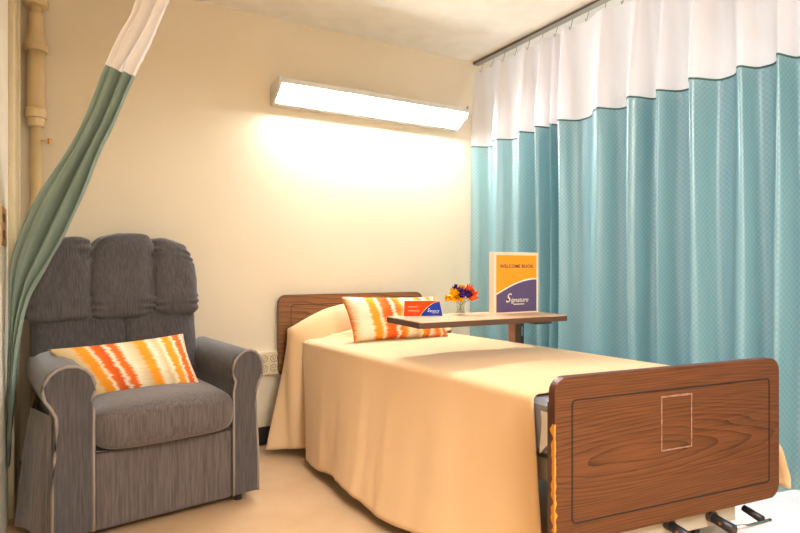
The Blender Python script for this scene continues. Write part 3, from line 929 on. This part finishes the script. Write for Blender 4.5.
# ================================================================== BINDER
BX, BY = 1.687, 2.075
bd = thing('ring_binder', 'white welcome book binder with orange and purple cover standing on the overbed table', 'binder', (BX, BY, TZ), R(-2))
BW, BH, BT = .262, .287, .036
link('front_cover', boxb(0, BW, 0, .003, 0, BH, bev=.001), M['binder'], bd)
link('back_cover', boxb(0, BW, BT-.003, BT, 0, BH, bev=.001), M['binder'], bd)
link('spine', boxb(-.003, .0, 0, BT, 0, BH, bev=.001), M['binder'], bd)
link('pages', boxb(.012, BW-.018, .006, BT-.008, .006, BH-.01), M['paper_w'], bd)
ix0, ix1, iz0, iz1 = .010, BW-.012, .006, BH-.014
ins = link('cover_insert', boxb(ix0, ix1, -.0008, 0, iz0, iz1), M['paper_o'], bd)
ins['label'] = 'orange cover sheet with purple lower field'
def arcz(t): return iz0+.082+ .070*math.sin(min(1, t*1.02)*PI/2)**1.0
def arc_panel(bm, y0, off0, off1=None):
    n = 24
    for i in range(n):
        t0, t1 = i/n, (i+1)/n
        xa, xb = lerp(ix0, ix1, t0), lerp(ix0, ix1, t1)
        lo = (iz0, iz0) if off1 is None else (arcz(t0)+off0, arcz(t1)+off0)
        hi = (arcz(t0)+(off0 if off1 is None else off1), arcz(t1)+(off0 if off1 is None else off1))
        v = [bm.verts.new(p) for p in ((xa, y0, lo[0]), (xb, y0, lo[1]), (xb, y0, hi[1]), (xa, y0, hi[0]))]
        bm.faces.new(v)
    return bm
link('purple_field', arc_panel(bmesh.new(), -.0012, 0), M['paper_p'], ins)
link('cream_curve', arc_panel(bmesh.new(), -.0013, 0, .007), M['paper_w'], ins)
cxm = (ix0+ix1)/2
text_mesh('title_text', 'WELCOME BOOK', .0238, M['ink'], ins, Matrix.Translation((cxm, -.0014, .213)) @ UP, spacing=1.06, bold=.0004)
text_mesh('logo_initial', 'S', .060, M['paper_w'], ins, Matrix.Translation((ix0+.052, -.0014, .052)) @ UP, shear=.35, align='LEFT')
text_mesh('logo_text', 'ignature', .032, M['paper_w'], ins, Matrix.Translation((ix0+.082, -.0014, .052)) @ UP, shear=.4, align='LEFT', spacing=1.0)
link('logo_line', boxb(ix0+.10, ix0+.165, -.0015, -.0010, .040, .044), M['paper_w'], ins)

# ================================================================== TENT CARD
tcx, tcy = 1.275, 2.180
tn = thing('tent_card', 'small red and blue folded tent card standing on the overbed table', 'card', (1.258, 2.175, TZ), R(-24))
cw, ch = .176, .073; th = R(18)
def face(u, w_, off=0):   # front leaning back
    return Vector((u, .0+w_*math.sin(th)-off*math.cos(th), w_*math.cos(th)+off*math.sin(th)))
bm = bmesh.new()
ap = [face(0, 0), face(cw, 0), face(cw-.010, ch), face(.006, ch)]
dpt = 2*ch*math.sin(th)
bk = [Vector((0, dpt, 0)), Vector((cw, dpt, 0))]
v = [bm.verts.new(p) for p in ap]; b2 = [bm.verts.new(p) for p in bk]
bm.faces.new(v); bm.faces.new((v[3], v[2], b2[1], b2[0]))
bm.faces.new((v[0], v[3], b2[0])); bm.faces.new((v[1], b2[1], v[2]))
link('folded_sheet', bm, M['paper_w'], tn)
def quad(name, pts, m, off):
    bm = bmesh.new(); bm.faces.new([bm.verts.new(face(x, z, off)) for x, z in pts]); return link(name, bm, m, tn)
quad('red_field', [(.001, .001), (cw-.001, .001), (cw-.011, ch-.003), (.007, ch-.003)], M['paper_r'], .0006)
curve = [(.074+ (cw-.014-.074)*t, .001+(ch-.008)*math.sin(t*PI/2)**.9) for t in [i/12 for i in range(13)]]
quad('blue_field', [(cw-.002, .001)]+[(cw-.0105, ch-.008)]+list(reversed(curve)), M['paper_b'], .0010)
bm = bmesh.new(); tube(bm, [face(x, z, .0012) for x, z in curve], .0014, n=6); link('yellow_curve', bm, M['paper_y'], tn)
FM = Matrix.Rotation(-th, 4, 'X') @ UP
def fmt(x, z): return Matrix.Translation(face(x, z, .0014)) @ Matrix.Rotation(-th, 4, 'X') @ UP
text_mesh('logo_initial', 'S', .022, M['paper_w'], tn, fmt(.106, .020), shear=.35, align='LEFT')
text_mesh('logo_text', 'ignature', .013, M['paper_w'], tn, fmt(.117, .020), shear=.4, align='LEFT')
link('logo_line', boxb(0, .03, 0, .0003, 0, .0015), M['paper_w'], tn, loc=face(.128, .014, .0016))
for zz, ww in ((.040, .045), (.022, .050)):
    bm = bmesh.new(); bm.faces.new([bm.verts.new(face(x, z, .0009)) for x, z in ((.022, zz), (.022+ww, zz), (.022+ww, zz+.006), (.022, zz+.006))])
    link('faint_line', bm, M['paper_faint'], tn)

# ================================================================== VASE + FLOWERS
vx, vy = 1.545, 2.145
vs = thing('glass_vase', 'small clear glass vase with flowers on the overbed table', 'vase', (vx, vy, TZ))
bm = bmesh.new()
lathe(bm, [(.021, 0), (.0225, .002), (.0225, .004), (.018, .025), (.019, .045), (.024, .062), (.0225, .062), (.0175, .045), (.0165, .025), (.020, .006), (.004, .006)], n=28)
link('vase_glass', bm, M['glass'], vs, True)
link('water', lathe(bmesh.new(), [(.018, .0065), (.0155, .024), (.0158, .036)], n=24), M['water'], vs, True)
cr, sr = math.cos(R(-YAW)), math.sin(R(-YAW))
def flower(kind, label, dx, dz, dd, r, m, group=None):
    dx *= 1.3; r *= 1.5; dz = .058+(dz-.06)*1.05
    """dx right in view, dd towards viewer"""
    wx = dx*cr+dd*sr; wy = dx*sr-dd*cr
    f = thing(kind, label, 'flower', (vx, vy, TZ), 0, group)
    base = Vector((-wx*.35, -wy*.35, .008)); top = Vector((wx, wy, dz))
    link('stem', tube(bmesh.new(), [base, Vector((wx*.15, wy*.15, .045)), base.lerp(top, .8)+Vector((0, 0, .004)), top], .0013, n=6), M['stem'], f)
    bm = bmesh.new(); rnd = random.Random(hash(kind) % 97 + int(dx*1000))
    rnd = random.Random(int(dx*10000)+int(dz*1000))
    n = 46 if 'carnation' in kind else 34
    for i in range(n):
        # petal directions over a hemisphere facing outwards
        zz = rnd.uniform(-.35, 1); a = rnd.uniform(0, 2*PI); q = math.sqrt(1-min(1, zz*zz))
        d = Vector((q*math.cos(a), q*math.sin(a), zz)).normalized()
        axis = Vector((wx, wy, .03)).normalized()
        s_ = d.cross(Vector((.3, .2, 1))).normalized(); u_ = s_.cross(d)
        L_ = r*rnd.uniform(.8, 1.1); w_ = r*(.42 if 'carnation' in kind else .17)
        if 'carnation' in kind:
            pts = [top+d*L_*.1, top+d*L_*.65+s_*w_, top+d*L_+s_*w_*.5+u_*w_*.3, top+d*L_*.93-s_*w_*.1-u_*w_*.2, top+d*L_-s_*w_*.6+u_*w_*.3, top+d*L_*.65-s_*w_]
        else:
            pts = [top+d*L_*.1, top+d*L_*.55+s_*w_, top+d*L_*1.1+u_*w_*.4, top+d*L_*.55-s_*w_]
        c_ = bm.verts.new(top+d*L_*.6+u_*w_*.35)
        vs_ = [bm.verts.new(p) for p in pts]
        for k in range(len(vs_)): bm.faces.new((vs_[k], vs_[(k+1) % len(vs_)], c_))
    puff(bm, top, (r*.9, r*.9, r*.9), (1, 1), 10, 8)
    link('petals', bm, m, f)
    return f
flower('yellow_carnation', 'full yellow carnation on the left of the small vase', -.024, .076, .014, .028, M['yellow'])
flower('yellow_carnation', 'half-hidden yellow carnation at the back of the small vase', .004, .108, -.018, .018, M['yellow'])
flower('purple_flower', 'spiky purple flower at the centre front of the vase', .003, .092, .022, .025, M['purple'])
flower('purple_flower', 'purple flower at the upper left of the vase', -.018, .112, -.008, .018, M['purple'])
flower('purple_flower', 'purple flower to the right among the orange petals', .026, .090, .020, .019, M['purple'])
flower('orange_flower', 'orange daisy at the top right of the vase', .026, .108, -.004, .024, M['orange'])
flower('orange_flower', 'orange daisy leaning out at the right of the vase', .042, .080, .004, .027, M['orange'])
